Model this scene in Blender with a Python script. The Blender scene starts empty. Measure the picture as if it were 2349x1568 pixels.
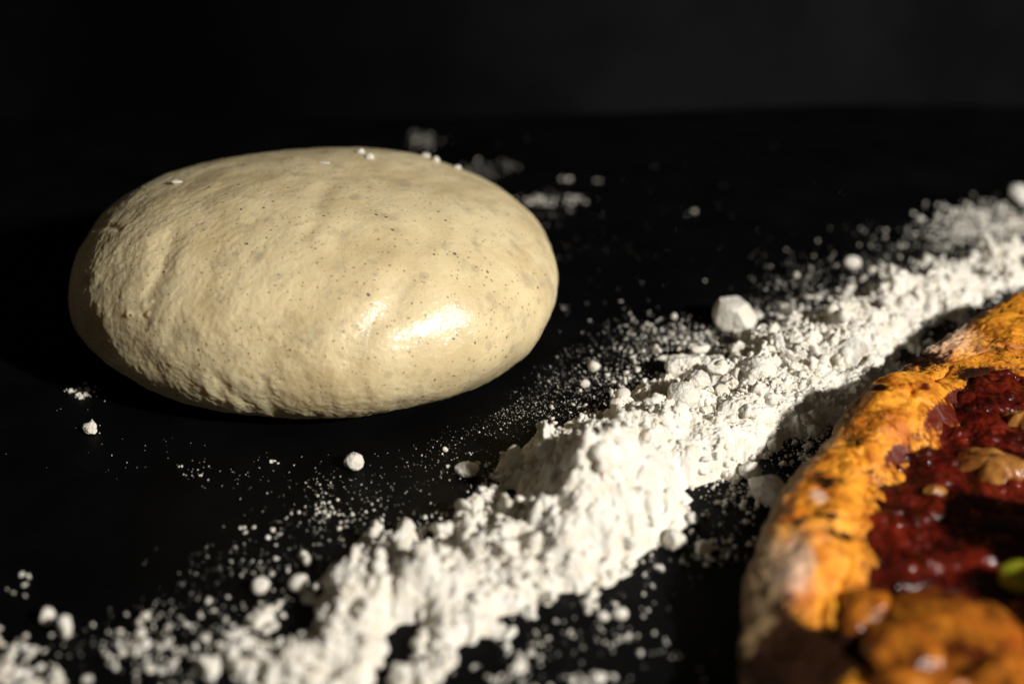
import bpy, bmesh, math
import numpy as np
from mathutils import Vector, Euler

# ------------------------------------------------------------------ camera, light, exposure
U = 0.01                                    # every length below is in centimetres
scn = bpy.context.scene
PITCH = math.radians(27.3); CAM_H = 19.9
cd = bpy.data.cameras.new('camera'); cam = bpy.data.objects.new('camera', cd)
scn.collection.objects.link(cam); scn.camera = cam
cam.location = (0, 0, CAM_H*U); cam.rotation_euler = (math.pi/2-PITCH, 0, 0)
cd.lens = 50; cd.sensor_width = 36; cd.clip_start = 0.01; cd.clip_end = 20
cd.dof.use_dof = True; cd.dof.focus_distance = 0.385; cd.dof.aperture_fstop = 4.9
cd.dof.aperture_blades = 8; cd.dof.aperture_rotation = 0.3

w = bpy.data.worlds.new('World'); scn.world = w; w.use_nodes = True
w.node_tree.nodes['Background'].inputs[0].default_value = (1.0, 0.87, 0.70, 1)
w.node_tree.nodes['Background'].inputs[1].default_value = 0.034

def spot(name, loc, aim, power, radius, size, blend, col):
    l = bpy.data.lights.new(name, 'SPOT'); o = bpy.data.objects.new(name, l)
    scn.collection.objects.link(o); o.location = Vector(loc)*U
    o.rotation_euler = (Vector(aim)-Vector(loc)).to_track_quat('-Z', 'Y').to_euler()
    l.energy = power; l.shadow_soft_size = radius*U; l.spot_size = math.radians(size)
    l.spot_blend = blend; l.color = col
    return o
spot('key_lamp', (58, -17, 46), (6, 40, 0), 46, 2.2, 92, 1.0, (1.0, 0.965, 0.9))

vs = scn.view_settings
scn.display_settings.display_device = 'sRGB'
vs.view_transform = 'Standard'; vs.look = 'None'; vs.gamma = 1; vs.exposure = 0; vs.use_curve_mapping = False
scn.render.resolution_x = 1024; scn.render.resolution_y = 683
scn.render.engine = 'CYCLES'
scn.cycles.max_bounces = 10; scn.cycles.diffuse_bounces = 6

# ------------------------------------------------------------------ numpy helpers
rng = np.random.default_rng(11)
PW, PH = 2349., 1568.; FP = 50/36*PW
CF = np.array([0, math.cos(PITCH), -math.sin(PITCH)]); CR = np.array([1., 0, 0]); CU = np.cross(CR, CF)
CP = np.array([0, 0, CAM_H])
def at(px, py, z=0.0):                      # where a point of the photograph lies on the level z
    d = CF*FP + CR*(px-PW/2) - CU*(py-PH/2)
    return CP + (z-CAM_H)/d[2]*d
def proj(P):
    q = P-CP; a = q@CF
    return np.stack([PW/2+FP*(q@CR)/a, PH/2-FP*(q@CU)/a], -1)
def dist(P): return float((np.asarray(P)-CP)@CF)
_perm = np.random.default_rng(5).permutation(256); _perm = np.r_[_perm, _perm]
_gr = np.random.default_rng(6).normal(size=(256, 3)); _gr /= np.linalg.norm(_gr, axis=1)[:, None]
def noise(p, scale=1.0, seed=0):            # gradient noise, about -0.7..0.7
    p = np.asarray(p, float)/scale + np.array([17.3, 5.1, 9.7])*(seed+1)
    i = np.floor(p).astype(int); f = p-i; t = f*f*f*(f*(f*6-15)+10)
    out = 0
    for dx in (0, 1):
        wx = t[..., 0] if dx else 1-t[..., 0]
        for dy in (0, 1):
            wy = t[..., 1] if dy else 1-t[..., 1]
            for dz in (0, 1):
                wz = t[..., 2] if dz else 1-t[..., 2]
                h = _perm[(_perm[(_perm[(i[..., 0]+dx) & 255]+i[..., 1]+dy) & 255]+i[..., 2]+dz) & 255]
                g = _gr[h]
                out = out+wx*wy*wz*(g[..., 0]*(f[..., 0]-dx)+g[..., 1]*(f[..., 1]-dy)+g[..., 2]*(f[..., 2]-dz))
    return out*1.4
def fbm(p, scale, oct=4, seed=0, gain=0.5):
    o = 0; a = 1.
    for k in range(oct): o = o+a*noise(p, scale/2**k, seed+k*7); a *= gain
    return o
def clumps(xy, cell, rmin, rmax, prob, seed):   # round lumps pushed up from a plane
    q = xy/cell; i = np.floor(q).astype(int); best = np.zeros(len(xy))
    for dx in (-1, 0, 1):
        for dy in (-1, 0, 1):
            c = i+[dx, dy]
            h = _perm[(_perm[(c[:, 0]+seed*31) & 255]+c[:, 1]+seed*17) & 255]
            h2 = _perm[(h+91) & 255]; h3 = _perm[(h2+57+c[:, 0]) & 255]; h4 = _perm[(h3+13) & 255]
            d2 = ((q-c-np.stack([h2, h3], -1)/255.)**2).sum(1)
            r = rmin+(rmax-rmin)*(h4/255.)**2
            b = np.where(h/255. < prob, np.sqrt(np.maximum(r*r-d2, 0)), 0)
            best = np.maximum(best, b)
    return best*cell
def smooth(a, b, x): t = np.clip((x-a)/(b-a), 0, 1); return t*t*(3-2*t)
def seg_dist(P, line):
    best = np.full(len(P), 1e9)
    for a, b in zip(line[:-1], line[1:]):
        d = b-a; t = np.clip(((P-a)@d)/(d@d+1e-12), 0, 1)
        best = np.minimum(best, np.linalg.norm(P-a-t[:, None]*d, axis=1))
    return best

def mesh(name, V, F, mat, parent=None, loc=(0, 0, 0), smoothed=True, attrs=None):
    """V in cm (world), F an (n,3) or (n,4) index array"""
    V = (np.asarray(V, float)-np.asarray(loc, float))*U
    F = np.asarray(F)
    m = bpy.data.meshes.new(name); k = F.shape[1]
    m.vertices.add(len(V)); m.vertices.foreach_set('co', V.astype(np.float32).ravel())
    m.loops.add(F.size); m.loops.foreach_set('vertex_index', F.astype(np.int32).ravel())
    m.polygons.add(len(F)); m.polygons.foreach_set('loop_start', np.arange(0, F.size, k, dtype=np.int32))
    m.polygons.foreach_set('loop_total', np.full(len(F), k, np.int32))
    m.polygons.foreach_set('use_smooth', np.full(len(F), smoothed))
    for n, a in (attrs or {}).items():
        at_ = m.attributes.new(n, 'FLOAT', 'POINT'); at_.data.foreach_set('value', a.astype(np.float32).ravel())
    m.update(calc_edges=True); m.validate()
    m.materials.append(mat)
    o = bpy.data.objects.new(name, m); scn.collection.objects.link(o)
    if parent is None: o.location = Vector(loc)*U
    else:
        o.parent = parent
        o.location = Vector(loc)*U-parent.location
    return o
def tag(o, label=None, cat=None, group=None, kind=None):
    for k, v in (('label', label), ('category', cat), ('group', group), ('kind', kind)):
        if v: o[k] = v
    return o
def empty(name, loc):
    o = bpy.data.objects.new(name, None); scn.collection.objects.link(o); o.location = Vector(loc)*U
    o.empty_display_size = 0.01
    return o
def grid_faces(nu, nv, wrap=False):
    i = np.arange(nu if wrap else nu-1); j = np.arange(nv-1)
    I, J = np.meshgrid(i, j, indexing='ij'); I2 = (I+1) % nu
    return np.stack([I*nv+J, I2*nv+J, I2*nv+J+1, I*nv+J+1], -1).reshape(-1, 4)
_ico = {}
def ico(s):
    if s not in _ico:
        bm = bmesh.new(); bmesh.ops.create_icosphere(bm, subdivisions=s, radius=1)
        _ico[s] = (np.array([v.co[:] for v in bm.verts]), np.array([[v.index for v in f.verts] for f in bm.faces]))
        bm.free()
    return _ico[s]
def rot_rand(r):
    q = r.normal(size=4); q /= np.linalg.norm(q); a, b, c, d = q
    return np.array([[1-2*(c*c+d*d), 2*(b*c-d*a), 2*(b*d+c*a)], [2*(b*c+d*a), 1-2*(b*b+d*d), 2*(c*d-b*a)], [2*(b*d-c*a), 2*(c*d+b*a), 1-2*(b*b+c*c)]])

# ------------------------------------------------------------------ materials
def mat(name, base, rough=0.8, **kw):
    m = bpy.data.materials.new(name); m.use_nodes = True; t = m.node_tree
    b = t.nodes['Principled BSDF']; b.inputs['Base Color'].default_value = (*base, 1)
    b.inputs['Roughness'].default_value = rough
    for k, v in kw.items(): b.inputs[k.replace('_', ' ')].default_value = v
    return m, t, b
class N:
    """short-hand for building node trees"""
    def __init__(s, t):
        s.t = t; tc = t.nodes.new('ShaderNodeTexCoord'); mp = t.nodes.new('ShaderNodeMapping')
        mp.inputs['Scale'].default_value = (100, 100, 100)
        t.links.new(tc.outputs['Object'], mp.inputs[0]); s.co = mp.outputs[0]
    def val(s, sock, v):
        if hasattr(v, 'links'): s.t.links.new(v, sock)
        else: sock.default_value = v
    def noise(s, scale, detail=3, rough=0.5, dist=0.0, stretch=None, off=0):
        n = s.t.nodes.new('ShaderNodeTexNoise'); n.inputs['Scale'].default_value = scale
        n.inputs['Detail'].default_value = detail; n.inputs['Roughness'].default_value = rough
        n.inputs['Distortion'].default_value = dist
        co = s.co
        if stretch or off:
            mp = s.t.nodes.new('ShaderNodeMapping'); mp.inputs['Scale'].default_value = stretch or (1, 1, 1)
            mp.inputs['Location'].default_value = (off, off*1.7, off*.6)
            s.t.links.new(s.co, mp.inputs[0]); co = mp.outputs[0]
        s.t.links.new(co, n.inputs['Vector']); return n.outputs['Fac']
    def voro(s, scale, out='Distance', rnd=1.0, warp=0.0):
        n = s.t.nodes.new('ShaderNodeTexVoronoi'); n.inputs['Scale'].default_value = scale
        n.inputs['Randomness'].default_value = rnd
        co = s.co
        if warp:
            w_ = s.t.nodes.new('ShaderNodeTexNoise'); w_.inputs['Scale'].default_value = 9; s.t.links.new(s.co, w_.inputs['Vector'])
            a_ = s.t.nodes.new('ShaderNodeVectorMath'); a_.operation = 'MULTIPLY_ADD'; s.t.links.new(w_.outputs['Color'], a_.inputs[0])
            a_.inputs[1].default_value = (warp, warp, warp); s.t.links.new(s.co, a_.inputs[2]); co = a_.outputs[0]
        s.t.links.new(co, n.inputs['Vector']); return n
    def ramp(s, fac, *stops):
        n = s.t.nodes.new('ShaderNodeMapRange'); n.interpolation_type = 'SMOOTHSTEP'
        s.val(n.inputs['Value'], fac); a, b = stops[0], stops[1]
        n.inputs['From Min'].default_value = a; n.inputs['From Max'].default_value = b
        n.inputs['To Min'].default_value = stops[2] if len(stops) > 2 else 0
        n.inputs['To Max'].default_value = stops[3] if len(stops) > 3 else 1
        return n.outputs['Result']
    def math(s, op, a, b=0.0):
        n = s.t.nodes.new('ShaderNodeMath'); n.operation = op; s.val(n.inputs[0], a); s.val(n.inputs[1], b); return n.outputs[0]
    def mix(s, fac, a, b):
        n = s.t.nodes.new('ShaderNodeMix'); n.data_type = 'RGBA'; s.val(n.inputs[0], fac)
        for sock, v in ((n.inputs[6], a), (n.inputs[7], b)):
            if isinstance(v, tuple): v = (*v, 1)
            s.val(sock, v)
        return n.outputs[2]
    def attr(s, name):
        n = s.t.nodes.new('ShaderNodeAttribute'); n.attribute_name = name; return n.outputs['Fac']
    def bump(s, h, strength, dist, prev=None):
        n = s.t.nodes.new('ShaderNodeBump'); n.inputs['Strength'].default_value = strength
        n.inputs['Distance'].default_value = dist*U; s.t.links.new(h, n.inputs['Height'])
        if prev: s.t.links.new(prev, n.inputs['Normal'])
        return n.outputs[0]

# black board
M_table, t, b = mat('matt_black_board', (0.011, 0.011, 0.012), 0.5, Specular_IOR_Level=0.08)
n = N(t)
t.links.new(n.mix(n.ramp(n.noise(0.35, 4), 0.3, 0.75), (0.0009, 0.0009, 0.0011), (0.0026, 0.0026, 0.0030)), b.inputs['Base Color'])
t.links.new(n.ramp(n.noise(0.6, 5, off=9), 0.3, 0.7, 0.48, 0.66), b.inputs['Roughness'])
t.links.new(n.bump(n.noise(22, 3), 0.25, 0.01), b.inputs['Normal'])
# black cloth
M_back, t, b = mat('black_cloth', (0.02, 0.02, 0.022), 0.95, Specular_IOR_Level=0.1)
n = N(t)
t.links.new(n.mix(n.ramp(n.noise(0.12, 3), 0.3, 0.7), (0.007, 0.007, 0.0085), (0.014, 0.014, 0.0165)), b.inputs['Base Color'])
# flour
M_flour, t, b = mat('white_flour', (0.86, 0.835, 0.775), 1.0, Specular_IOR_Level=0.05)
n = N(t)
c = n.mix(n.ramp(n.noise(2.5, 4), 0.35, 0.7), (0.77, 0.74, 0.68), (0.73, 0.67, 0.56))
br = n.voro(3.2); keep = n.math('GREATER_THAN', br.outputs['Color'], 0.78)
c = n.mix(n.math('MULTIPLY', n.ramp(br.outputs['Distance'], 0.16, 0.05), keep), c, (0.72, 0.55, 0.32))
t.links.new(c, b.inputs['Base Color'])
nb = n.bump(n.noise(9, 4, 0.65), 0.7, 0.06)
t.links.new(n.bump(n.noise(30, 3, 0.6), 0.6, 0.02, nb), b.inputs['Normal'])
M_flake, *_ = mat('bran_flake', (0.50, 0.24, 0.05), 0.6)

# dough
M_dough, t, b = mat('raw_dough', (0.6, 0.49, 0.3), 0.42, Specular_IOR_Level=0.45)
b.inputs['Subsurface Weight'].default_value = 0.6; b.inputs['Subsurface Scale'].default_value = 0.006
b.inputs['Subsurface Radius'].default_value = (1.0, 0.62, 0.32)
n = N(t)
c = n.mix(n.ramp(n.noise(0.55, 5, 0.6, 0.4), 0.35, 0.7), (0.79, 0.655, 0.395), (0.62, 0.485, 0.265))
c = n.mix(n.ramp(n.noise(1.3, 4, 0.6, off=4), 0.52, 0.72, 0, 0.6), c, (0.42, 0.345, 0.22))
c = n.mix(n.ramp(n.noise(2.8, 3, 0.6, off=14), 0.60, 0.75, 0, 0.45), c, (0.74, 0.60, 0.35))
for sc, lim, sz, col, k in ((3.6, 0.66, 0.17, (0.10, 0.075, 0.05), 0.85), (7.0, 0.2, 0.27, (0.30, 0.19, 0.09), 0.65), (2.3, 0.6, 0.36, (0.30, 0.24, 0.17), 0.28)):
    v = n.voro(sc, warp=.09); sep = t.nodes.new('ShaderNodeSeparateColor'); t.links.new(v.outputs['Color'], sep.inputs[0])
    sel = n.math('GREATER_THAN', sep.outputs[0], lim)
    size = n.math('MULTIPLY', sep.outputs[1], sz)
    inside = n.ramp(n.math('DIVIDE', v.outputs['Distance'], n.math('ADD', size, 0.012)), 1.3, 0.7)
    c = n.mix(n.math('MULTIPLY', n.math('MULTIPLY', inside, sel), k), c, col)
t.links.new(c, b.inputs['Base Color'])
wet = n.attr('wet')
t.links.new(n.ramp(n.math('ADD', wet, n.math('MULTIPLY', n.noise(3.5, 4, off=3), 0.3)), 0.15, 1.1, 0.52, 0.36), b.inputs['Roughness'])
t.links.new(n.ramp(wet, 0.1, 0.9, 0.0, 1.0), b.inputs['Coat Weight']); b.inputs['Coat Roughness'].default_value = 0.17
nb = n.bump(n.noise(2.6, 6, 0.65, 0.5, stretch=(1, .65, 1)), 0.6, 0.05)
nb = n.bump(n.noise(10, 5, 0.7, 0.5), 0.8, 0.03, nb)
t.links.new(n.bump(n.noise(30, 3, 0.6), 0.7, 0.009, nb), b.inputs['Normal'])
nc = n.bump(n.noise(11, 3, 0.6, 0.6, off=31), 0.8, 0.016)
t.links.new(n.bump(n.noise(26, 2, 0.6, off=33), 0.8, 0.006, nc), b.inputs['Coat Normal'])

# pizza crust
M_crust, t, b = mat('baked_crust', (0.7, 0.33, 0.06), 0.5, Specular_IOR_Level=0.35)
n = N(t)
c = n.mix(n.ramp(n.noise(1.1, 5, 0.6, 0.3), 0.36, 0.66), (0.88, 0.36, 0.030), (0.56, 0.16, 0.012))
c = n.mix(n.ramp(n.noise(2.6, 4, 0.65, off=5), 0.47, 0.72, 0, 0.85), c, (0.26, 0.06, 0.006))
side = n.attr('side')                        # the darker, browner outer side of the rim
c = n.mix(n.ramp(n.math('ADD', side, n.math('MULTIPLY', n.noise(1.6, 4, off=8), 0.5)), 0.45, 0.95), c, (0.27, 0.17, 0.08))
flo = n.attr('floured')
c = n.mix(n.math('MULTIPLY', n.ramp(n.math('ADD', flo, n.math('MULTIPLY', n.noise(4.5, 5, 0.7, off=2), 1.1)), 0.9, 1.6), 0.7), c, (0.66, 0.50, 0.38))
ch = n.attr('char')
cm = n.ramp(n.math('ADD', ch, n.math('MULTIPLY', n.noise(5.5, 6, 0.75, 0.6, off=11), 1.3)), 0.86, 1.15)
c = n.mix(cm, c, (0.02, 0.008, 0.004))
t.links.new(n.ramp(cm, 0, 1, .35, .04), b.inputs['Specular IOR Level'])
st = n.ramp(n.math('ADD', n.attr('stain'), n.math('MULTIPLY', n.noise(6.5, 5, 0.75, off=19), 1.2)), 0.95, 1.2)
c = n.mix(st, c, (0.10, 0.010, 0.004))
t.links.new(c, b.inputs['Base Color'])
t.links.new(n.ramp(n.math('ADD', flo, side), 0.2, 1.0, 0.38, 0.9), b.inputs['Roughness'])
nb = n.bump(n.noise(2.4, 6, 0.65, 0.4), 0.6, 0.10)
t.links.new(n.bump(n.noise(10, 5, 0.7), 0.8, 0.04, nb), b.inputs['Normal'])
b.inputs['Subsurface Weight'].default_value = 0.15; b.inputs['Subsurface Scale'].default_value = 0.002

M_sauce, t, b = mat('tomato_sauce', (0.16, 0.008, 0.004), 0.16, Specular_IOR_Level=0.5)
n = N(t)
c = n.mix(n.ramp(n.noise(1.1, 5, 0.6, 0.4), 0.35, 0.68), (0.022, 0.002, 0.0015), (0.12, 0.010, 0.004))
c = n.mix(n.ramp(n.noise(3.5, 4, 0.6, off=3), 0.58, 0.75, 0, 0.7), c, (0.28, 0.035, 0.010))
t.links.new(c, b.inputs['Base Color'])
t.links.new(n.ramp(n.noise(2.2, 4, off=6), 0.35, 0.7, 0.10, 0.38), b.inputs['Roughness'])
nb = n.bump(n.noise(3.0, 4, 0.6, 0.5), 0.6, 0.10)
t.links.new(n.bump(n.noise(11, 3, 0.6), 0.6, 0.04, nb), b.inputs['Normal'])

def cheese_mat(name, a, bb, brown, k):
    m, t, b = mat(name, a, 0.24, Specular_IOR_Level=0.5)
    n = N(t)
    c = n.mix(n.ramp(n.noise(0.9, 4, 0.6, 0.5), 0.35, 0.68), a, bb)
    c = n.mix(n.ramp(n.noise(1.5, 5, 0.65, 0.4, off=7), k-0.06, k+0.22), c, brown)
    t.links.new(c, b.inputs['Base Color'])
    b.inputs['Subsurface Weight'].default_value = 0.3; b.inputs['Subsurface Scale'].default_value = 0.003
    b.inputs['Subsurface Radius'].default_value = (1, 0.5, 0.15)
    nb = n.bump(n.noise(2.2, 4, 0.6, 0.5), 0.7, 0.1)
    t.links.new(n.bump(n.noise(9, 3, 0.6), 0.4, 0.03, nb), b.inputs['Normal'])
    return m
M_cheese = cheese_mat('shaded_golden_cheese', (0.46, 0.16, 0.014), (0.27, 0.06, 0.006), (0.06, 0.009, 0.003), 0.43)  # browned cheese, albedo lowered further to put partial shadow into the colour
M_glossy = cheese_mat('glossy_cheese', (0.40, 0.19, 0.045), (0.26, 0.085, 0.014), (0.09, 0.014, 0.005), 0.52)
M_green = cheese_mat('green_pepper', (0.33, 0.36, 0.02), (0.42, 0.40, 0.03), (0.20, 0.2, 0.02), 0.6)

# ------------------------------------------------------------------ setting
# the board: far edge runs gently crooked
ex = np.array([-90, -40, -15, -3.4, 5.3, 14.3, 23, 40, 100.]); ey = np.array([60, 60.2, 60.1, 60.2, 60.9, 62.2, 61.9, 61.5, 61.])
xs = np.linspace(-90, 100, 191); ys = np.interp(xs, ex, ey)
ys = np.convolve(np.r_[[ys[0]]*3, ys, [ys[-1]]*3], np.ones(7)/7, 'valid')
V = []
for x, y in zip(xs, ys):
    V += [(x, y-.25, -1.2), (x, y, -1.0), (x, y, -.25), (x, y-.07, -.07), (x, y-.25, 0), (x, -60, 0), (x, -60, -1.2)]
V = np.array(V)
tb = mesh('table', V, grid_faces(len(xs), 7)[:, ::-1], M_table, smoothed=False)
tag(tb, kind='structure', label='matt black board the dough, flour and pizza lie on')
# the cloth behind it, its left half bent away from the lamp to make it dark
gx = np.linspace(-230, 200, 300); gz = np.linspace(-60, 120, 60)
X, Z = np.meshgrid(gx, gz, indexing='ij')
Y = 98+80*smooth(10, -75, X)+0.010*np.maximum(X-30, 0)**1.6+0.003*np.clip(Z+10, 0, 60)**2+1.2*noise(np.stack([X, Z*.3, 0*X], -1), 34)
V = np.stack([X, Y, Z], -1).reshape(-1, 3)
bd = mesh('backdrop', V, grid_faces(300, 60), M_back)
tag(bd, kind='structure', label='plain black cloth backdrop behind the board')

# ------------------------------------------------------------------ dough
cx, cy, r0, c2, s2, c3, s3, ht, e, tx, ty = -5.6132, 38.7374, 6.848, 0.0523, 0.0212, -0.0276, -0.0106, 3.3954, 2.0797, -0.0904, -0.0584
NT, NP = 1100, 560
T, Q = np.meshgrid(np.linspace(0, 2*np.pi, NT, endpoint=False), np.linspace(-1, 1, NP)*math.pi/2*0.9995, indexing='ij')
R = r0*(1+c2*np.cos(2*T)+s2*np.sin(2*T)+c3*np.cos(3*T)+s3*np.sin(3*T))
ce = np.cos(Q)**np.where(Q > 0, .88, .62); se = np.sin(Q)
x = R*ce*np.cos(T); y = R*ce*np.sin(T)
z = np.where(Q > 0, e+ht*se*(1+tx*x/7+ty*y/7), e+e*1.25*se); z = np.maximum(z, 0)
P = np.stack([cx+x, cy+y, z], -1)
n1 = np.cross(np.roll(P, -1, 0)-np.roll(P, 1, 0), np.gradient(P, axis=1)); n1 /= np.linalg.norm(n1, axis=-1, keepdims=True)+1e-9
Pf = P.reshape(-1, 3); nf = n1.reshape(-1, 3); Tf = T.ravel(); zf = Pf[:, 2]
dough_px = proj(Pf); front = ((CP-Pf)*nf).sum(1) > 0
def on_dough(px, py):
    d = np.hypot(dough_px[:, 0]-px, dough_px[:, 1]-py); d[~front] = 1e9
    i = d.argmin(); return Pf[i], nf[i]
disp = 0.10*fbm(Pf, 3.2, 3, 1)
rough_side = smooth(60, -420, dough_px[:, 0]-700-0.9*(dough_px[:, 1]-480))          # coarse towards the back left
rough_side = np.where(front, rough_side, 0.6)
st = Pf@np.array([[.9, -.5, 0], [.35, .65, 0], [0, 0, 1.]])
a = noise(st*[0.8, 1.6, 1], 0.55, 3)+0.6*noise(st*[0.8, 1.8, 1], 0.26, 4)
disp += (0.008+0.014*rough_side)*a
disp += (0.004+0.009*rough_side)*noise(Pf, 0.13, 9)+0.022*noise(Pf, .9, 12)
# fine gathers around the foot of the front
pl = np.stack([Tf*R.ravel()*1.0, zf*0.28+0.25*np.sin(Tf*3), 0*zf], -1)
gather = smooth(2.7, 0.9, zf)*smooth(-.1, .3, zf)*smooth(0.25, 0.9, -np.sin(Tf-0.5))
disp += gather*(0.020*noise(pl, 0.5, 20)+0.014*noise(pl, 0.22, 21))
mid = np.exp(-(((dough_px-[620, 860])/[260, 110])**2).sum(1))*front
disp += mid*0.03*noise(Pf*[1, 1, .5], 0.5, 23)
def crease(pts, depth, wd, side=0.5):
    global disp
    L = np.array([on_dough(*p)[0] for p in pts])
    d = seg_dist(Pf, L); wob = 1+0.4*noise(Pf, 0.7, 31)
    depth *= .5; wd *= 1.25; disp = disp-depth*np.exp(-(d/(wd*wob))**2)+side*depth*np.exp(-((d-2.2*wd)/(1.3*wd))**2)
crease([(395, 545), (365, 620), (335, 690), (325, 740)], 0.10, 0.22)
crease([(940, 650), (880, 720), (820, 790), (800, 820)], 0.10, 0.30)
crease([(745, 430), (720, 500), (700, 545)], 0.05, 0.2)
crease([(500, 870), (560, 920)], 0.06, 0.15)
crease([(215, 527), (250, 520), (280, 528)], 0.07, 0.07)
crease([(600, 640), (560, 600), (500, 580)], 0.04, 0.3)
crease([(820, 600), (900, 560), (1010, 545)], 0.05, 0.35)
for k in range(16):
    px = rng.uniform(450, 900); py = rng.uniform(840, 900)
    crease([(px, py), (px+rng.uniform(5, 30), py+rng.uniform(30, 60))], rng.uniform(.01, .028), rng.uniform(.07, .13))
disp *= smooth(0.0, 0.5, zf)*0.9+0.1
bumps = [((330, 700), .09, .14), ((336, 720), .07, .09), ((293, 720), .07, .09), ((345, 690), .05, .08), ((540, 935), .03, .2), ((700, 945), .05, .2)]
for (px, py), hgt, r in bumps:
    c0, _ = on_dough(px, py); disp += hgt*np.exp(-(np.linalg.norm(Pf-c0, axis=1)/r)**2)
wet = np.exp(-(((dough_px-[1000, 765])/[230, 130])**2).sum(1))*1.15+0.9*np.exp(-(((dough_px-[320, 740])/[70, 100])**2).sum(1))+0.35*np.exp(-(((dough_px-[700, 850])/[300, 90])**2).sum(1))
wet *= front
PD = Pf+nf*disp[:, None]; PD[:, 2] = np.maximum(PD[:, 2], 0.0)
PD[:, 2] += 0.004
dough = mesh('dough_ball', PD, grid_faces(NT, NP, True), M_dough, loc=(cx, cy, 0), attrs={'wet': wet})
tag(dough, 'smooth oval ball of raw cream dough flecked with tiny dark specks, on the black board', 'dough')

# ------------------------------------------------------------------ flour heap
ST = [((0, 1760), (620, 2050), .7, .42), ((220, 1660), (780, 1850), .8, .42), ((350, 1555), (900, 1660), .7, .42), ((545, 1440), (1040, 1550), .75, .45),
      ((665, 1345), (1190, 1465), .85, .48), ((790, 1260), (1330, 1395), 1.1, .5), ((960, 1205), (1450, 1325), 1.5, .55), ((1090, 1135), (1550, 1245), 2.15, .58),
      ((1200, 1060), (1635, 1120), 2.1, .58), ((1350, 985), (1790, 1045), 1.3, .48), ((1430, 900), (1930, 985), 1.0, .42), ((1505, 835), (2050, 920), .95, .42),
      ((1710, 780), (2150, 850), .9, .42), ((1870, 715), (2170, 745), .75, .42), ((2000, 655), (2290, 685), .65, .42), ((2150, 615), (2450, 640), .6, .42),
      ((2320, 565), (2620, 590), .6, .42), ((2480, 510), (2800, 540), .5, .42), ((2700, 450), (3000, 490), .5, .42)]   # far foot, near foot, height, crest
far = np.array([at(*s[0])[:2] for s in ST]); near = np.array([at(*s[1])[:2] for s in ST]); vc = np.array([s[3] for s in ST]); hh = np.array([s[2] for s in ST])
def resample(A, n):
    t = np.linspace(0, len(A)-1, n); i = np.clip(t.astype(int), 0, len(A)-2); f = (t-i)
    f = f*f*(3-2*f)*0.35+f*0.65
    return A[i]*(1-f)[:, None]+A[i+1]*f[:, None] if A.ndim > 1 else A[i]*(1-f)+A[i+1]*f
mid_len = np.r_[0, np.cumsum(np.linalg.norm(np.diff((far+near)/2, axis=0), axis=1))]
NU, NV = 1900, 520
s = np.linspace(0, mid_len[-1], NU)
farS = np.stack([np.interp(s, mid_len, far[:, k]) for k in (0, 1)], -1)
nearS = np.stack([np.interp(s, mid_len, near[:, k]) for k in (0, 1)], -1)
hS = np.interp(s, mid_len, hh); cS = np.interp(s, mid_len, vc)
ker = np.hanning(90); ker /= ker.sum()
sm = lambda a: np.convolve(np.pad(a, 45, 'edge'), ker, 'same')[45:-45]
farS = np.stack([sm(farS[:, 0]), sm(farS[:, 1])], -1); nearS = np.stack([sm(nearS[:, 0]), sm(nearS[:, 1])], -1); hS = sm(hS); cS = sm(cS)
vv = np.linspace(-0.35, 1.3, NV)
XY = farS[:, None]*(1-vv[None, :, None])+nearS[:, None]*vv[None, :, None]
XYf = XY.reshape(-1, 2); P3 = np.c_[XYf, np.zeros(len(XYf))]
vF = np.tile(vv, NU); hF = np.repeat(hS, NV)
wob = 0.11*fbm(P3, 2.6, 3, 40)
vw = vF+wob
cFl = np.repeat(cS, NV)
vk = np.where(vw < cFl, vw/(2*cFl), .5+(vw-cFl)/(2-2*cFl))
prof = 1-np.abs(2*vk-1)**1.2
prof = np.where(prof > 0, prof**0.95, prof*0.9)
H = hF*prof
inside = smooth(-.05, .35, prof)
H += inside*(0.42*fbm(P3, 2.0, 3, 50)+0.20*noise(P3, 0.8, 55)-0.16*np.abs(noise(P3, 1.0, 57)))*np.clip(hF, .6, 1.6)
farside = smooth(0.75, 0.35, vF)
foreground = smooth(26, 22, XYf[:, 1])
cl = smooth(-.45, .15, prof)
wide = clumps(XYf+0.15*np.stack([noise(P3, .5, 60), noise(P3, .5, 61)], -1), 0.95, .18, .48, .6, 3)
midc = clumps(XYf+0.06*np.stack([noise(P3, .25, 62), noise(P3, .25, 63)], -1), 0.48, .22, .5, .65, 5)
small = clumps(XYf, 0.22, .25, .5, .7, 8)
tiny = clumps(XYf, 0.11, .25, .5, .7, 12)
grain = 0.55+0.45*np.clip(farside+foreground, 0, 1)
H += cl*grain*(1.0*wide+0.85*midc)+cl*(0.75*small*(.6+.4*grain)+0.7*tiny)
H += cl*(0.05*fbm(P3, .30, 3, 70))
loose = np.clip(farside+foreground+smooth(.75, .95, vF), 0, 1)
H -= inside*loose*(0.45*smooth(.08, .5, noise(P3, .8, 81))+0.28*smooth(.1, .45, noise(P3, .42, 82)))
H -= cl*0.25*smooth(-.1, .5, noise(P3, 1.6, 83))*(1-inside)
H -= 0.10+0.10*np.abs(noise(P3, 1.3, 77))
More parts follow.
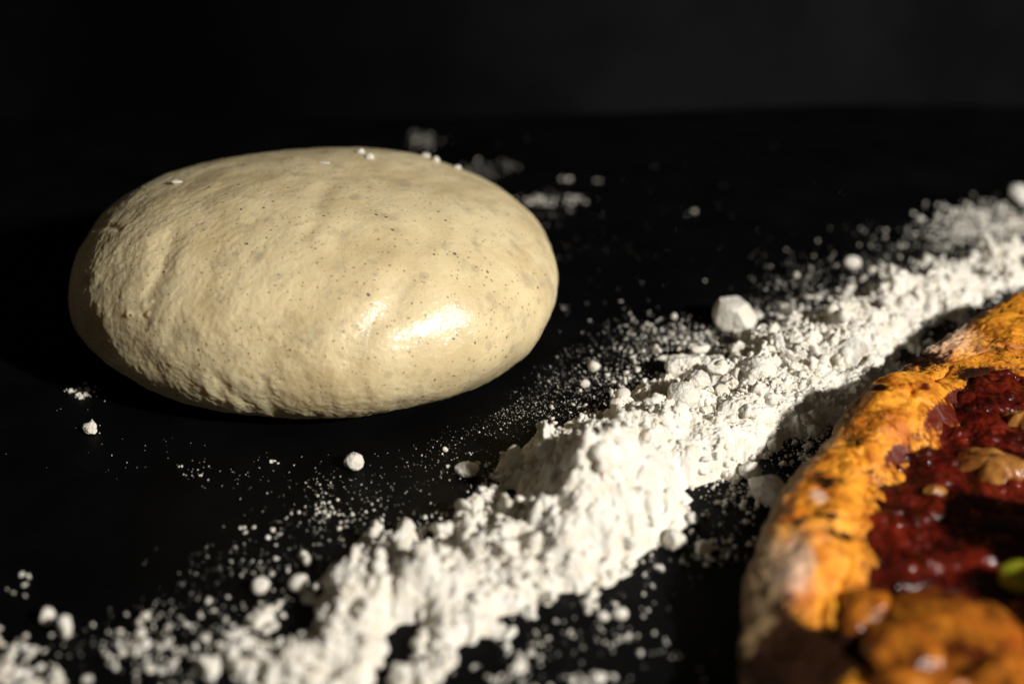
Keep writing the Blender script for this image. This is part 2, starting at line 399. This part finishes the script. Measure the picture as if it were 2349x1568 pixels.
# the hollow behind the crest of the mound and the dent on its left flank
def dent(px, py, zz, rx, ry, dep, rot=0.0):
    global H
    c0 = at(px, py, zz)[:2]; d = XYf-c0; ca, sa = math.cos(rot), math.sin(rot)
    u_ = d[:, 0]*ca+d[:, 1]*sa; v_ = -d[:, 0]*sa+d[:, 1]*ca
    H = H+dep*np.exp(-(u_/rx)**2-(v_/ry)**2)
for px, py, zz, rx, ry, dep in ((1100, 1245, 1.0, .7, .5, -.4), (930, 1400, .8, .8, .5, -.6), (520, 1540, .6, 1.0, .5, -.6), (1275, 1285, 1.6, .5, .5, -.5), (1215, 1385, 1.0, .4, .35, -.35),
                                (680, 1440, .6, .5, .35, -.35), (1090, 1440, .6, .35, .3, -.3), (1300, 1190, 2, .35, .35, -.3), (1700, 860, .7, .9, .35, -.3), (1480, 925, .6, .7, .3, -.3)):
    dent(px, py, zz, rx, ry, dep, .4)
dent(1400, 1000, 1.7, 1.3, 0.5, -0.55, 0.25); dent(1480, 985, 2.0, 1.0, 0.45, 0.35, 0.4)
dent(1180, 1120, 1.0, 0.75, 1.2, -0.55, -0.5); dent(1320, 1110, 2.2, 1.3, 0.6, 0.4, 0.6); dent(1010, 1230, .8, .6, .8, -.3, -.5)
for px, py, rx, hgt in ((1160, 1055, .38, .6), (1215, 1005, .4, .7), (1275, 985, .35, .6), (1335, 970, .35, .5), (1245, 1040, .3, .4)):
    dent(px, py, .3, rx, rx*.9, hgt, .3)
H = np.maximum(H, -0.15)
PHp = np.c_[XYf, H]
F = grid_faces(NU, NV); F = F[(H[F] > -0.02).any(1)]
use = np.unique(F); remap = np.full(len(PHp), -1); remap[use] = np.arange(len(use))
heap = mesh('flour_heap', PHp[use], remap[F], M_flour, loc=(*at(1400, 1150)[:2], 0))
tag(heap, 'long crumbly ridge of white flour running diagonally across the black board between dough and pizza', 'flour')
heap_px = proj(PHp); hz = H > 0
def on_heap(px, py):
    d = np.hypot(heap_px[:, 0]-px, heap_px[:, 1]-py); ok = (d < 5) & hz
    if not ok.any(): return at(px, py)
    idx = np.where(ok)[0]; return PHp[idx[np.argmin((PHp[idx]-CP)@CF)]]

# bran flakes in the heap
def chip(name, px, py, L, Wd, ang, parent=None):
    p = on_heap(px, py)+[0, -.05, .07]
    V, F = ico(3); V = V*[L, Wd, .035]
    V = V+0.04*noise(V, .2, 3)[:, None]
    ca, sa = math.cos(ang), math.sin(ang)
    Rz = np.array([[ca, 0, -sa], [0.3*sa, .95, .3*ca], [sa, -.3, ca]])
    return mesh(name, V@Rz.T+p, F, M_flake, parent, loc=p)
chip('bran_flake', 1390, 1075, .2, .07, 1.1, heap)

# ------------------------------------------------------------------ loose crumbs and dust
def lump_shape(s, seed, facet=0.0, rough=0.12):
    V, F = ico(s); r = np.random.default_rng(seed)
    rad = np.ones(len(V))
    if facet:
        nf_ = 8 if s > 4 else 11; nrm = r.normal(size=(nf_, 3)); nrm /= np.linalg.norm(nrm, axis=1)[:, None]
        d = V@nrm.T; d = np.where(d > .15, r.uniform(.65, 1.0, nf_)/np.maximum(d, .15), 9)
        rad = (1-facet)*rad+facet*np.minimum(d.min(1), 1.25)
    off = r.uniform(0, 50, 3)
    rad = rad+rough*1.5*noise(V+off, .9, seed % 7)
    if s > 2: rad = rad+rough*.7*fbm(V+off, .42, 3, 3)
    return V*rad[:, None], F
def lobed(s, seed, k=4):
    r = np.random.default_rng(seed); V, F = ico(s)
    c = r.normal(size=(k, 3))*.45; rr = r.uniform(.45, .75, k)
    best = np.full(len(V), .35)
    for ci, ri in zip(c, rr):
        bq = V@ci; disc = bq*bq-(ci@ci-ri*ri)
        best = np.maximum(best, np.where(disc > 0, bq+np.sqrt(np.maximum(disc, 0)), 0))
    best += .16*noise(V+seed, .45, 2)+(.08*noise(V+seed, .2, 4) if s > 2 else 0)
    return V*best[:, None], F
def scatter(items):
    """items: (x, y, z, r, level) rows -> vertices and faces of many crumbs"""
    Vs, Fs, base = [], [], 0
    for lv in (1, 2, 3, 4):
        sub = items[items[:, 4] == lv]
        if not len(sub): continue
        var = [lump_shape(lv, 100+k, .7, .45) if k % 2 else lobed(lv, 200+k, 3+k % 4) for k in range(14)]
        for k, (v, f) in enumerate(var):
            part = sub[k::14]
            if not len(part): continue
            n_ = len(part)
            Rm = np.stack([rot_rand(rng) for _ in range(n_)])
            anis = rng.uniform(.55, 1.4, (n_, 1, 3))
            q = np.einsum('nij,nvj->nvi', Rm, v[None]*anis)*part[:, 3][:, None, None]+part[:, None, :3]
            Vs.append(q.reshape(-1, 3))
            Fs.append((f[None]+(np.arange(n_)*len(v))[:, None, None]+base).reshape(-1, 3)); base += n_*len(v)
    return np.concatenate(Vs), np.concatenate(Fs)
rows = []
def add(P, r, lift=.5):
    P = np.asarray(P); r = np.asarray(r)
    lv = np.where(r < .028, 1, np.where(r < .085, 2, np.where(r < .2, 3, 4)))
    rows.append(np.c_[P[:, :2], P[:, 2]+r*lift, r, lv])
# crumbs on the heap's own surface
surf_idx = np.where((H > 0.02) & (XYf[:, 1] < 66))[0]
wts = 0.35+0.9*farside[surf_idx]+0.8*foreground[surf_idx]; wts *= np.clip(.35+2.2*noise(P3[surf_idx], 1.3, 95)+1.2*noise(P3[surf_idx], .5, 96), .05, 3); wts /= wts.sum()
for cnt, lo, hi in ((16000, .012, .03), (4500, .03, .07), (1500, .06, .14), (380, .12, .27)):
    i = rng.choice(surf_idx, cnt, p=wts); add(PHp[i], lo+(hi-lo)*rng.random(cnt)**2, .25)
# fringes: crumbs thin out away from the two edges
def fringe(cnt, edge, outward, span, lo, hi, umin=0, umax=1, power=2.2, clump=True):
    u_ = rng.uniform(umin, umax, cnt)*(NU-1); i = u_.astype(int)
    base = farS[i] if edge == 'far' else nearS[i]
    other = nearS[i] if edge == 'far' else farS[i]
    d = base-other; d /= np.linalg.norm(d, axis=1)[:, None]
    k = -0.6+(span+0.6)*rng.random(cnt)**power
    p = base+d*k[:, None]+rng.normal(0, .12, (cnt, 2))
    p = p[rng.random(cnt) < (np.interp(u_/NU, [0, .30, .42], [.25, .3, 1] if edge == 'far' else [.1, .15, 1]))]; cnt = len(p)
    P_ = np.c_[p, np.zeros(cnt)]
    if clump:
        keep = rng.random(cnt) < np.clip(0.45+1.5*noise(P_, 1.1, 90), .04, 1); P_ = P_[keep]
    add(P_, lo+(hi-lo)*rng.random(len(P_))**2.5)
fringe(20000, 'far', 1, 3.0, .003, .010, power=2.2); fringe(8000, 'near', 1, 2.4, .003, .010, power=2.0); fringe(15000, 'far', 1, 2.6, .008, .028, power=2.8); fringe(3400, 'far', 1, 1.5, .02, .065, power=2.6); fringe(1000, 'far', 1, 1.2, .05, .12); fringe(120, 'far', 1, 1.1, .1, .2)
fringe(9000, 'near', 1, 1.6, .008, .03); fringe(3200, 'near', 1, 1.2, .02, .07); fringe(900, 'near', 1, 1.0, .05, .13); fringe(120, 'near', 1, .9, .1, .2)
# the fine spray left of the ridge, near the dough
def cloud(px, py, sx, sy, cnt, lo, hi, p=3.0, lift=.5):
    a_ = rng.normal(px, sx, cnt); b_ = rng.normal(py, sy, cnt)
    P_ = np.array([at(i, max(j, 280)) for i, j in zip(a_, b_)])
    dd = ((P_[:, 0]-cx)/7.0)**2+((P_[:, 1]-cy)/6.6)**2
    P_ = P_[(dd > 1.0)]
    add(P_, lo+(hi-lo)*rng.random(len(P_))**p, lift)
for a_ in [(1400, 850, 50, 45, 420, .008, .03), (1500, 765, 60, 25, 220, .01, .05), (1210, 915, 60, 20, 130, .008, .02), (1180, 950, 60, 14, 200, .008, .02),
           (1330, 900, 60, 30, 300, .008, .02), (1560, 770, 50, 18, 200, .012, .05), (1620, 780, 40, 20, 160, .015, .05), (1850, 640, 80, 30, 160, .015, .04),
           (2100, 560, 90, 30, 160, .015, .05), (2240, 505, 55, 22, 260, .03, .10), (2320, 520, 50, 25, 260, .03, .10), (2200, 540, 40, 14, 120, .03, .08),
           (188, 903, 14, 8, 60, .02, .07), (240, 900, 35, 16, 16, .01, .04), (205, 980, 18, 7, 16, .02, .05), (275, 913, 12, 6, 12, .02, .05),
           (408, 968, 22, 5, 14, .015, .06), (800, 981, 10, 3, 16, .02, .055), (800, 996, 6, 3, 5, .02, .03), (983, 978, 9, 5, 16, .015, .045),
           (1190, 912, 14, 5, 14, .01, .03), (1290, 705, 10, 5, 12, .015, .04), (745, 1165, 14, 14, 26, .02, .065), (735, 1120, 30, 20, 26, .012, .035),
           (770, 1185, 60, 20, 60, .015, .05), (447, 1080, 25, 12, 16, .015, .05), (628, 1060, 8, 5, 8, .02, .05), (560, 1210, 14, 4, 12, .02, .05),
           (628, 1226, 8, 6, 8, .02, .06), (590, 1300, 60, 25, 24, .015, .04), (500, 1290, 70, 25, 40, .01, .025), (640, 1090, 140, 40, 90, .008, .02),
           (860, 1110, 110, 40, 90, .008, .02), (1000, 1000, 120, 30, 90, .006, .016), (330, 1010, 150, 50, 50, .006, .018),
           (965, 322, 22, 10, 26, .03, .075), (1100, 392, 28, 12, 50, .02, .06), (1165, 380, 12, 5, 8, .03, .06), (1240, 460, 28, 5, 60, .02, .075),
           (1310, 462, 22, 7, 26, .02, .08), (1290, 410, 6, 3, 3, .05, .07), (1370, 420, 6, 5, 3, .04, .05), (1592, 485, 4, 3, 3, .04, .06),
           (1500, 520, 260, 90, 70, .008, .022), (1350, 620, 90, 70, 50, .008, .02), (1255, 470, 30, 25, 30, .015, .035), (1250, 780, 20, 20, 14, .01, .02),
           (1420, 1500, 120, 40, 45, .02, .06), (1180, 1560, 60, 20, 25, .03, .08), (1370, 1560, 25, 12, 26, .04, .1), (1640, 1260, 45, 25, 90, .02, .07),
           (1700, 1130, 40, 40, 130, .02, .08), (1790, 1030, 40, 30, 90, .015, .05), (1870, 1000, 25, 20, 50, .015, .04), (1330, 1460, 120, 25, 30, .02, .07),
           (60, 1500, 40, 30, 20, .04, .14), (25, 1560, 40, 25, 26, .1, .26), (120, 1565, 30, 15, 10, .05, .14), (300, 1460, 80, 25, 40, .02, .07), (45, 1350, 20, 25, 8, .03, .08),
           (420, 1430, 60, 30, 50, .02, .07), (340, 1500, 60, 25, 60, .03, .1)]:
    cloud(*a_)
V, F = scatter(np.concatenate(rows))
dust = mesh('flour_dust', V, F, M_flour, smoothed=True)
tag(dust, 'white flour dust and fine crumbs strewn over the black board', 'flour dust', kind='stuff')

# the lumps one can point to
def lump(px, py, rpx, label, facet=.8, flat=(1, 1, .9), seed=1, where='table', rough=.05):
    if where == 'table':
        r = rpx/FP*dist(at(px, py, .3)); c0 = at(px, py, r*.75)
        c0[2] = r*.75*flat[2]
    else:
        h_ = on_heap(px, py+rpx*.5) if where == 'heap' else on_dough(px, py)[0]
        r = rpx/FP*dist(h_); c0 = h_+np.array([0, 0, r*(.2 if where == 'heap' else .3)])
    V, F = lump_shape(6 if rpx > 30 else 5 if rpx > 14 else 4, seed, facet, rough)
    V = V*np.array(flat)*r; V = V+(0.013*fbm(V+seed, .16, 4, 5, .65)+.03*r*noise(V+seed, .5*r, 8))[:, None]*V/np.maximum(np.linalg.norm(V, axis=1), .02)[:, None]
    if where == 'table': V[:, 2] = np.maximum(V[:, 2], -c0[2]+.003)
    o = mesh('flour_lump', V+c0, F, M_flour, loc=(c0[0], c0[1], c0[2]))
    tag(o, label, 'flour lump', 'lumps of flour around the ridge')
for a_ in [
    dict(px=1686, py=716, rpx=43, label='largest angular flour lump standing alone behind the ridge', seed=63),
    dict(px=812, py=1057, rpx=22, label='smooth egg-shaped flour lump alone in front of the dough', facet=.3, seed=4),
    dict(px=1070, py=1073, rpx=23, label='oblong flour lump beside the left foot of the flour mound', facet=.3, flat=(1.2, 1, .7), seed=5),
    dict(px=1361, py=838, rpx=14, label='small round flour lump among fine dust right of the dough', facet=.4, seed=6),
    dict(px=1340, py=880, rpx=11, label='small square-edged flour lump just below the small round one', seed=7),
    dict(px=1545, py=725, rpx=8, label='tiny flour lump in the shadow left of the largest angular lump', facet=.5, seed=8),
    dict(px=1956, py=601, rpx=15, label='blurred flour lump on the board behind the upper part of the ridge', facet=.6, flat=(1.1, 1, .9), seed=9),
    dict(px=1827, py=630, rpx=7, label='tiny oval flour lump alone behind the ridge, right of the largest angular lump', facet=.3, seed=10),
    dict(px=2340, py=444, rpx=27, label='blurred flour lump at the right edge of the picture, farthest from the camera', facet=.6, seed=11),
    dict(px=1765, py=1118, rpx=40, label='angular flour lump lying next to the crust in the pizza shadow', seed=12, flat=(1.15, 1, .85)),
    dict(px=1722, py=1077, rpx=25, label='rounded flour lump just behind the angular lump next to the crust', facet=.4, seed=13),
    dict(px=1613, py=1253, rpx=19, label='flour lump on bare board between the mound and the pale crust', facet=.6, seed=14),
    dict(px=1545, py=1232, rpx=26, label='chunky flour lump at the right foot of the mound', facet=.7, seed=15),
    dict(px=1775, py=1020, rpx=17, label='flour lump in shade on the ridge edge above the pair next to the crust', facet=.6, seed=16),
    dict(px=1382, py=1412, rpx=13, label='left one of two round flour lumps below the ridge', facet=.2, seed=17),
    dict(px=1423, py=1405, rpx=15, label='right one of two round flour lumps below the ridge', facet=.2, flat=(1.2, 1, .9), seed=18),
    dict(px=598, py=1342, rpx=20, label='blurred flour lump at the upper left edge of the near ridge', facet=.4, seed=19),
    dict(px=686, py=1336, rpx=24, label='large blurred round flour lump on the far edge of the near ridge', facet=.4, seed=20),
    dict(px=704, py=1285, rpx=12, label='small upright flour lump above the large blurred round one', facet=.4, flat=(1, 1, 1.2), seed=21),
    dict(px=333, py=1411, rpx=11, label='upper one of two small blurred lumps alone left of the near ridge', facet=.3, seed=22),
    dict(px=322, py=1450, rpx=13, label='lower one of two small blurred lumps alone left of the near ridge', facet=.3, seed=23),
    dict(px=108, py=1415, rpx=18, label='blurred slanting flour lump in the lower left corner', facet=.4, flat=(.9, 1, 1.15), seed=24),
    dict(px=151, py=1445, rpx=19, label='tall blurred flour lump in the lower left corner, right of the slanting one', facet=.4, flat=(.85, 1, 1.6), seed=25),
    dict(px=207, py=980, rpx=15, label='ragged flour lump on the board below the left end of the dough', facet=.5, seed=26, rough=.2, flat=(1.1, 1, .8)),
    dict(px=1021, py=1030, rpx=7, label='tiny flour lump between the dough and the oblong lump', facet=.3, seed=27),
    dict(px=1690, py=790, rpx=20, label='knobbly flour lump right in front of the largest angular lump', facet=.6, seed=28, where='heap', rough=.2),
    dict(px=1958, py=795, rpx=42, label='large pyramid-shaped flour lump on the ridge above the pizza', facet=.95, seed=61, where='heap'),
    dict(px=1565, py=890, rpx=36, label='large smooth rounded flour lump on the middle of the ridge', facet=.25, seed=30, where='heap'),
    dict(px=1600, py=860, rpx=26, label='crumbly flour lump leaning behind the large smooth rounded one', facet=.4, seed=31, where='heap', rough=.15),
    dict(px=1735, py=845, rpx=46, label='widest crusty flour lump half sunk in the ridge', facet=.3, seed=32, where='heap', rough=.15),
    dict(px=1565, py=825, rpx=34, label='broken-topped flour lump at the far edge of the ridge', facet=.7, seed=33, where='heap', rough=.15),
    dict(px=1640, py=830, rpx=22, label='pointed flour lump on the ridge beside the broken-topped one', facet=.9, seed=34, where='heap'),
    dict(px=1255, py=1015, rpx=28, label='pitted flour lump on the far left shoulder of the mound', facet=.4, seed=35, where='heap', rough=.1),
    dict(px=404, py=420, rpx=9, label='small pale flour flake on the upper left of the dough', facet=.5, flat=(1.6, .8, .5), seed=40, where='dough'),
    dict(px=828, py=353, rpx=10, label='left crumb of flour on the top of the dough', facet=.5, seed=41, where='dough', rough=.2),
    dict(px=848, py=364, rpx=10, label='right crumb of flour on the top of the dough', facet=.5, seed=42, where='dough', rough=.2),
    dict(px=975, py=360, rpx=9, label='crumb of flour on the back rim of the dough, left of its neighbour', facet=.5, flat=(1.3, 1, .7), seed=43, where='dough'),
    dict(px=1000, py=369, rpx=9, label='crumb of flour on the back rim of the dough, middle of three', facet=.5, seed=44, where='dough'),
    dict(px=1048, py=386, rpx=8, label='rightmost crumb of flour on the back rim of the dough', facet=.5, flat=(1.4, 1, .6), seed=45, where='dough'),
    dict(px=742, py=376, rpx=9, label='thin flat flake of flour on the top of the dough', facet=.5, flat=(1.6, .8, .25), seed=46, where='dough'),
]: lump(**a_)

# ------------------------------------------------------------------ pizza
PC = np.array([18.5, 24.5])
outl = np.array([at(*p, 1.1)[:2] for p in [(2349, 690), (2200, 755), (2080, 833), (1990, 910), (1950, 958), (1870, 1052), (1800, 1140), (1748, 1222), (1722, 1300), (1712, 1400), (1704, 1500), (1690, 1570)]])
innr = np.array([at(*p, 1.2)[:2] for p in [(2349, 850), (2250, 850), (2160, 960), (2090, 1030), (1990, 1110), (1975, 1200), (1965, 1300), (1990, 1400), (2010, 1480)]])
def pol(P): d = P-PC; return np.arctan2(d[:, 1], d[:, 0]) % (2*np.pi), np.hypot(d[:, 0], d[:, 1])
to, ro = pol(outl); ti, ri = pol(innr)
0 and print('outline', np.degrees(to).round(), ro.round(1)); print('inner', np.degrees(ti).round(), ri.round(1))
def closed(tt, rr, fill, at_deg):
    A = np.r_[np.radians(at_deg), tt]; B = np.r_[np.full(len(at_deg), fill), rr]
    o_ = np.argsort(A); return np.r_[A[o_]-2*np.pi, A[o_], A[o_]+2*np.pi], np.r_[B[o_], B[o_], B[o_]]
TO, RO = closed(to, ro, 14.6, [0, 30, 60, 225, 250, 280, 310, 335]); TI, RI = closed(ti, ri, 12.3, [0, 30, 60, 230, 250, 280, 310, 335])
th = np.unique(np.r_[np.linspace(0, 2*np.pi, 260, endpoint=False), np.linspace(math.radians(85), math.radians(225), 1100)])
kk = lambda T_, A_, B_: sum(np.interp(th+o_, A_, B_) for o_ in np.linspace(-.06, .06, 9))/9
Rout = kk(th, TO, RO); Rin = np.minimum(kk(th, TI, RI), Rout-1.5)
wr = Rout-Rin
# one cross-section: under edge -> bulging side -> top of rim -> inner slope -> base under the sauce
ns1, ns2 = 300, 170
ph = np.radians(np.linspace(-100, 148, ns1))
NTh = len(th)
hrim = 1.72+0.2*np.sin(th*5+1)+0.2*np.sin(th*11)
hrim = hrim*np.where(th > math.radians(185), 1.0, 1.0)
off = np.where(np.cos(ph) > 0, np.cos(ph)*0.9, np.cos(ph)*1.35)
Rad = Rout[:, None]-1.15+off[None]*np.where(np.cos(ph) > 0, 1.15/0.9, (wr[:, None]-1.1)/1.1)
Zr = np.where(np.sin(ph)[None] > 0, 0.95+(hrim[:, None]-0.95)*np.sin(ph)[None]**.85 if False else 0.95+(hrim[:, None]-0.95)*np.abs(np.sin(ph))[None]**.85, 0.95+0.95*np.sin(ph)[None])
tt2 = np.linspace(0, 1, ns2+1)[1:]
Rad2 = Rad[:, -1:]*(1-tt2)[None]; z_end = Zr[:, -1:]
Z2 = 0.95+(z_end-0.95)*np.exp(-tt2*18)[None]
RR = np.concatenate([Rad, Rad2], 1); ZZ = np.maximum(np.concatenate([Zr, Z2], 1), 0)
ns = ns1+ns2
PZ = np.stack([PC[0]+RR*np.cos(th)[:, None], PC[1]+RR*np.sin(th)[:, None], ZZ], -1)
nz = np.cross(np.roll(PZ, -1, 0)-np.roll(PZ, 1, 0), np.gradient(PZ, axis=1)); nz /= np.linalg.norm(nz, axis=-1, keepdims=True)+1e-9
PZf = PZ.reshape(-1, 3); nzf = nz.reshape(-1, 3)
if nzf[np.argmax(PZf[:, 2])][2] < 0: nzf = -nzf
s_id = np.tile(np.r_[np.degrees(ph), np.full(ns2, 170.)], NTh)
dz_ = 0.18*fbm(PZf, 2.4, 3, 101)+0.10*fbm(PZf, .8, 4, 111)+0.06*np.abs(noise(PZf, .45, 120))
up = smooth(10, 60, s_id)
dz_ += up*(0.10*fbm(PZf, 1.1, 2, 130)-0.12*np.exp(-(noise(PZf, 1.5, 133)/.05)**2)*smooth(70, 110, s_id))
PZpx = proj(PZf)
def blot(px, py, sx, sy): return np.exp(-(((PZpx-[px, py])/[sx, sy])**2).sum(1))
dz_ += 0.22*blot(1900, 1205, 55, 40)-0.25*blot(1990, 1225, 60, 16)-0.1*blot(1850, 1190, 40, 14)+0.15*blot(1850, 1330, 60, 60)
dz_ *= smooth(-95, -40, s_id)*(1-.45*smooth(105, 130, s_id))
granul = blot(2130, 790, 110, 60)*(s_id < 100)
dz_ += (granul*0.06+.012)*noise(PZf, .15, 140)
PZd = PZf+nzf*dz_[:, None]; PZd[:, 2] = np.maximum(PZd[:, 2], 0.0)+.004
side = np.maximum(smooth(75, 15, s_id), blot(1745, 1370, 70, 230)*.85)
flo = np.clip(blot(2150, 775, 130, 60)*1.0+blot(1830, 1300, 45, 90)*1.1+blot(1880, 1140, 25, 16)*1.2+blot(1950, 1000, 30, 22)*.5+blot(1750, 1300, 60, 220)*.3+side*.2, 0, 1.2)
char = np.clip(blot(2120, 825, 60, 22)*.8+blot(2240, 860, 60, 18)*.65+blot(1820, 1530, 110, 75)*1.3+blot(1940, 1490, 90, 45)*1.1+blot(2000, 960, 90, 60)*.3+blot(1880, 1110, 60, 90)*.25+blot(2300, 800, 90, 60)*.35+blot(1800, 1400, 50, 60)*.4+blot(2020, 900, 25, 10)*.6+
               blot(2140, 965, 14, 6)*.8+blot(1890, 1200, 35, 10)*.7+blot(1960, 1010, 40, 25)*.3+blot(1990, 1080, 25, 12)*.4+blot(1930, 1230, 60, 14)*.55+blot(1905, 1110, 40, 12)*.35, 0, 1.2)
stain = .72*np.clip(blot(2120, 890, 22, 14)*.9+blot(2200, 905, 25, 12)*.8+blot(2160, 950, 60, 30)*.5+blot(2060, 1040, 30, 20)*.5+smooth(115, 150, s_id)*.62, 0, 1.2)
pz = empty('pizza', (PC[0], PC[1], 0))
tag(pz, 'baked pizza with golden rim and dark red tomato sauce in the lower right corner', 'pizza')
F = grid_faces(NTh, ns, True)
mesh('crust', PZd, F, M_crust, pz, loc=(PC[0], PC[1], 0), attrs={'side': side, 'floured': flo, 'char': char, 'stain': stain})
# sauce: one wet, lumpy sheet whose rim dips under the crust
nr = 420
tt3 = np.linspace(0, 1, nr)
Rs = (Rin[:, None]+0.38)*tt3[None]
SX = PC[0]+Rs*np.cos(th)[:, None]; SY = PC[1]+Rs*np.sin(th)[:, None]
Sp = np.stack([SX, SY, np.zeros_like(SX)], -1).reshape(-1, 3)
sz = 1.29+0.20*fbm(Sp, 1.8, 3, 150)+0.10*fbm(Sp, .5, 3, 160)+0.35*clumps(Sp[:, :2], .55, .2, .48, .5, 15)+0.22*clumps(Sp[:, :2], .25, .2, .45, .5, 19)+.02*noise(Sp, .14, 175)+.10*noise(Sp, .45, 172)
Sp[:, 2] = sz-np.tile(.6*smooth(.94, 1, tt3), NTh)
mesh('tomato_sauce', Sp, grid_faces(NTh, nr, True), M_sauce, pz, loc=(PC[0], PC[1], 0))
# melted cheese and toppings
def blob(name, px, py, zc, rx, ry, rz, rot, m, seed, rough=.18, lab=None):
    c0 = at(px, py, zc); V, F = ico(6)
    V = V.copy(); r_ = 1+rough*1.3*noise(V+seed*3.1, .9, seed)+rough*.4*fbm(V+seed, .4, 4, seed+3, .4)
    V = V*r_[:, None]*[rx, ry, rz]
    ca, sa = math.cos(rot), math.sin(rot); V = V@np.array([[ca, sa, 0], [-sa, ca, 0], [0, 0, 1]])
    c0[2] -= 0.0
    o = mesh(name, V+c0, F, m, pz, loc=c0)
    if lab: o['label'] = lab
    return o
# lower, browned mass, its colour also darkened for partial shadow
blob('melted_cheese', 2190, 1480, 1.3, 1.35, 1.5, .75, .3, M_cheese, 1, .16, 'browned orange mound of melted cheese')
blob('melted_cheese', 2080, 1500, 1.35, .95, 1.0, .6, .1, M_cheese, 2, .18)
blob('melted_cheese', 2300, 1600, 1.2, 1.2, .9, .8, .1, M_cheese, 3, .25)
blob('melted_cheese', 1990, 1420, 1.25, .8, .6, .55, .9, M_cheese, 4, .25)
blob('melted_cheese', 2345, 1430, 1.15, .7, .5, .35, .2, M_cheese, 5, .25)
blob('melted_cheese', 2120, 1610, 1.2, 1.2, .8, .7, .1, M_cheese, 6, .25)
# glossy strands on the right
def sheet(px, py, rx, ry, rot, h, m, seed, lab):       # a melted, folded patch whose rim sinks into the sauce
    c0 = at(px, py, 1.4); nt, nr_ = 260, 120
    A, Rr = np.meshgrid(np.linspace(0, 2*np.pi, nt, endpoint=False), np.linspace(0.001, 1, nr_), indexing='ij')
    q = np.stack([np.cos(A)*Rr, np.sin(A)*Rr, 0*A], -1).reshape(-1, 3)
    edge = 1+.45*noise(np.stack([np.cos(A), np.sin(A), 0*A+seed], -1).reshape(-1, 3), .45, seed)
    X_ = q*[rx, ry, 1]*edge[:, None]; rr_ = Rr.ravel()
    fold = noise(X_*[.4, 1.3, 1]+seed, .5, seed)+.25*noise(X_*[.6, 1.4, 1], .22, seed+2)
    z_ = h*(1-rr_**2)+(.32*fold)*(1-rr_**4)-.5*rr_**6
    bot = np.stack([X_[:, 0], X_[:, 1], z_], -1)
    ca, sa = math.cos(rot), math.sin(rot); V_ = bot@np.array([[ca, sa, 0], [-sa, ca, 0], [0, 0, 1]])
    o = mesh('melted_cheese', V_+[c0[0], c0[1], 1.2], grid_faces(nt, nr_, True), m, pz, loc=c0); o['label'] = lab
sheet(2300, 1065, 1.35, .95, -.55, .28, M_glossy, 51, 'glossy translucent folded patch of melted cheese')
sheet(2360, 960, .9, .5, -.6, .3, M_glossy, 57, 'glossy golden fold of melted cheese at the right edge')
blob('melted_cheese', 2145, 1128, 1.28, .26, .2, .16, .3, M_glossy, 31, .15)
blob('green_pepper_piece', 2338, 1322, 1.7, .42, .36, .34, .2, M_green, 33, .1, 'small yellow-green piece of pepper')
# tall unseen cheese mounds, added beyond the right edge to shade the pizza's middle
blob('melted_cheese', 2560, 1250, 2.0, 1.3, 1.9, 1.7, .5, M_cheese, 41, .2)
blob('melted_cheese', 2640, 1420, 2.0, 1.3, 1.5, 1.5, .2, M_cheese, 42, .2)
0 and print('verts', sum(len(o.data.vertices) for o in scn.objects if o.type == 'MESH'))
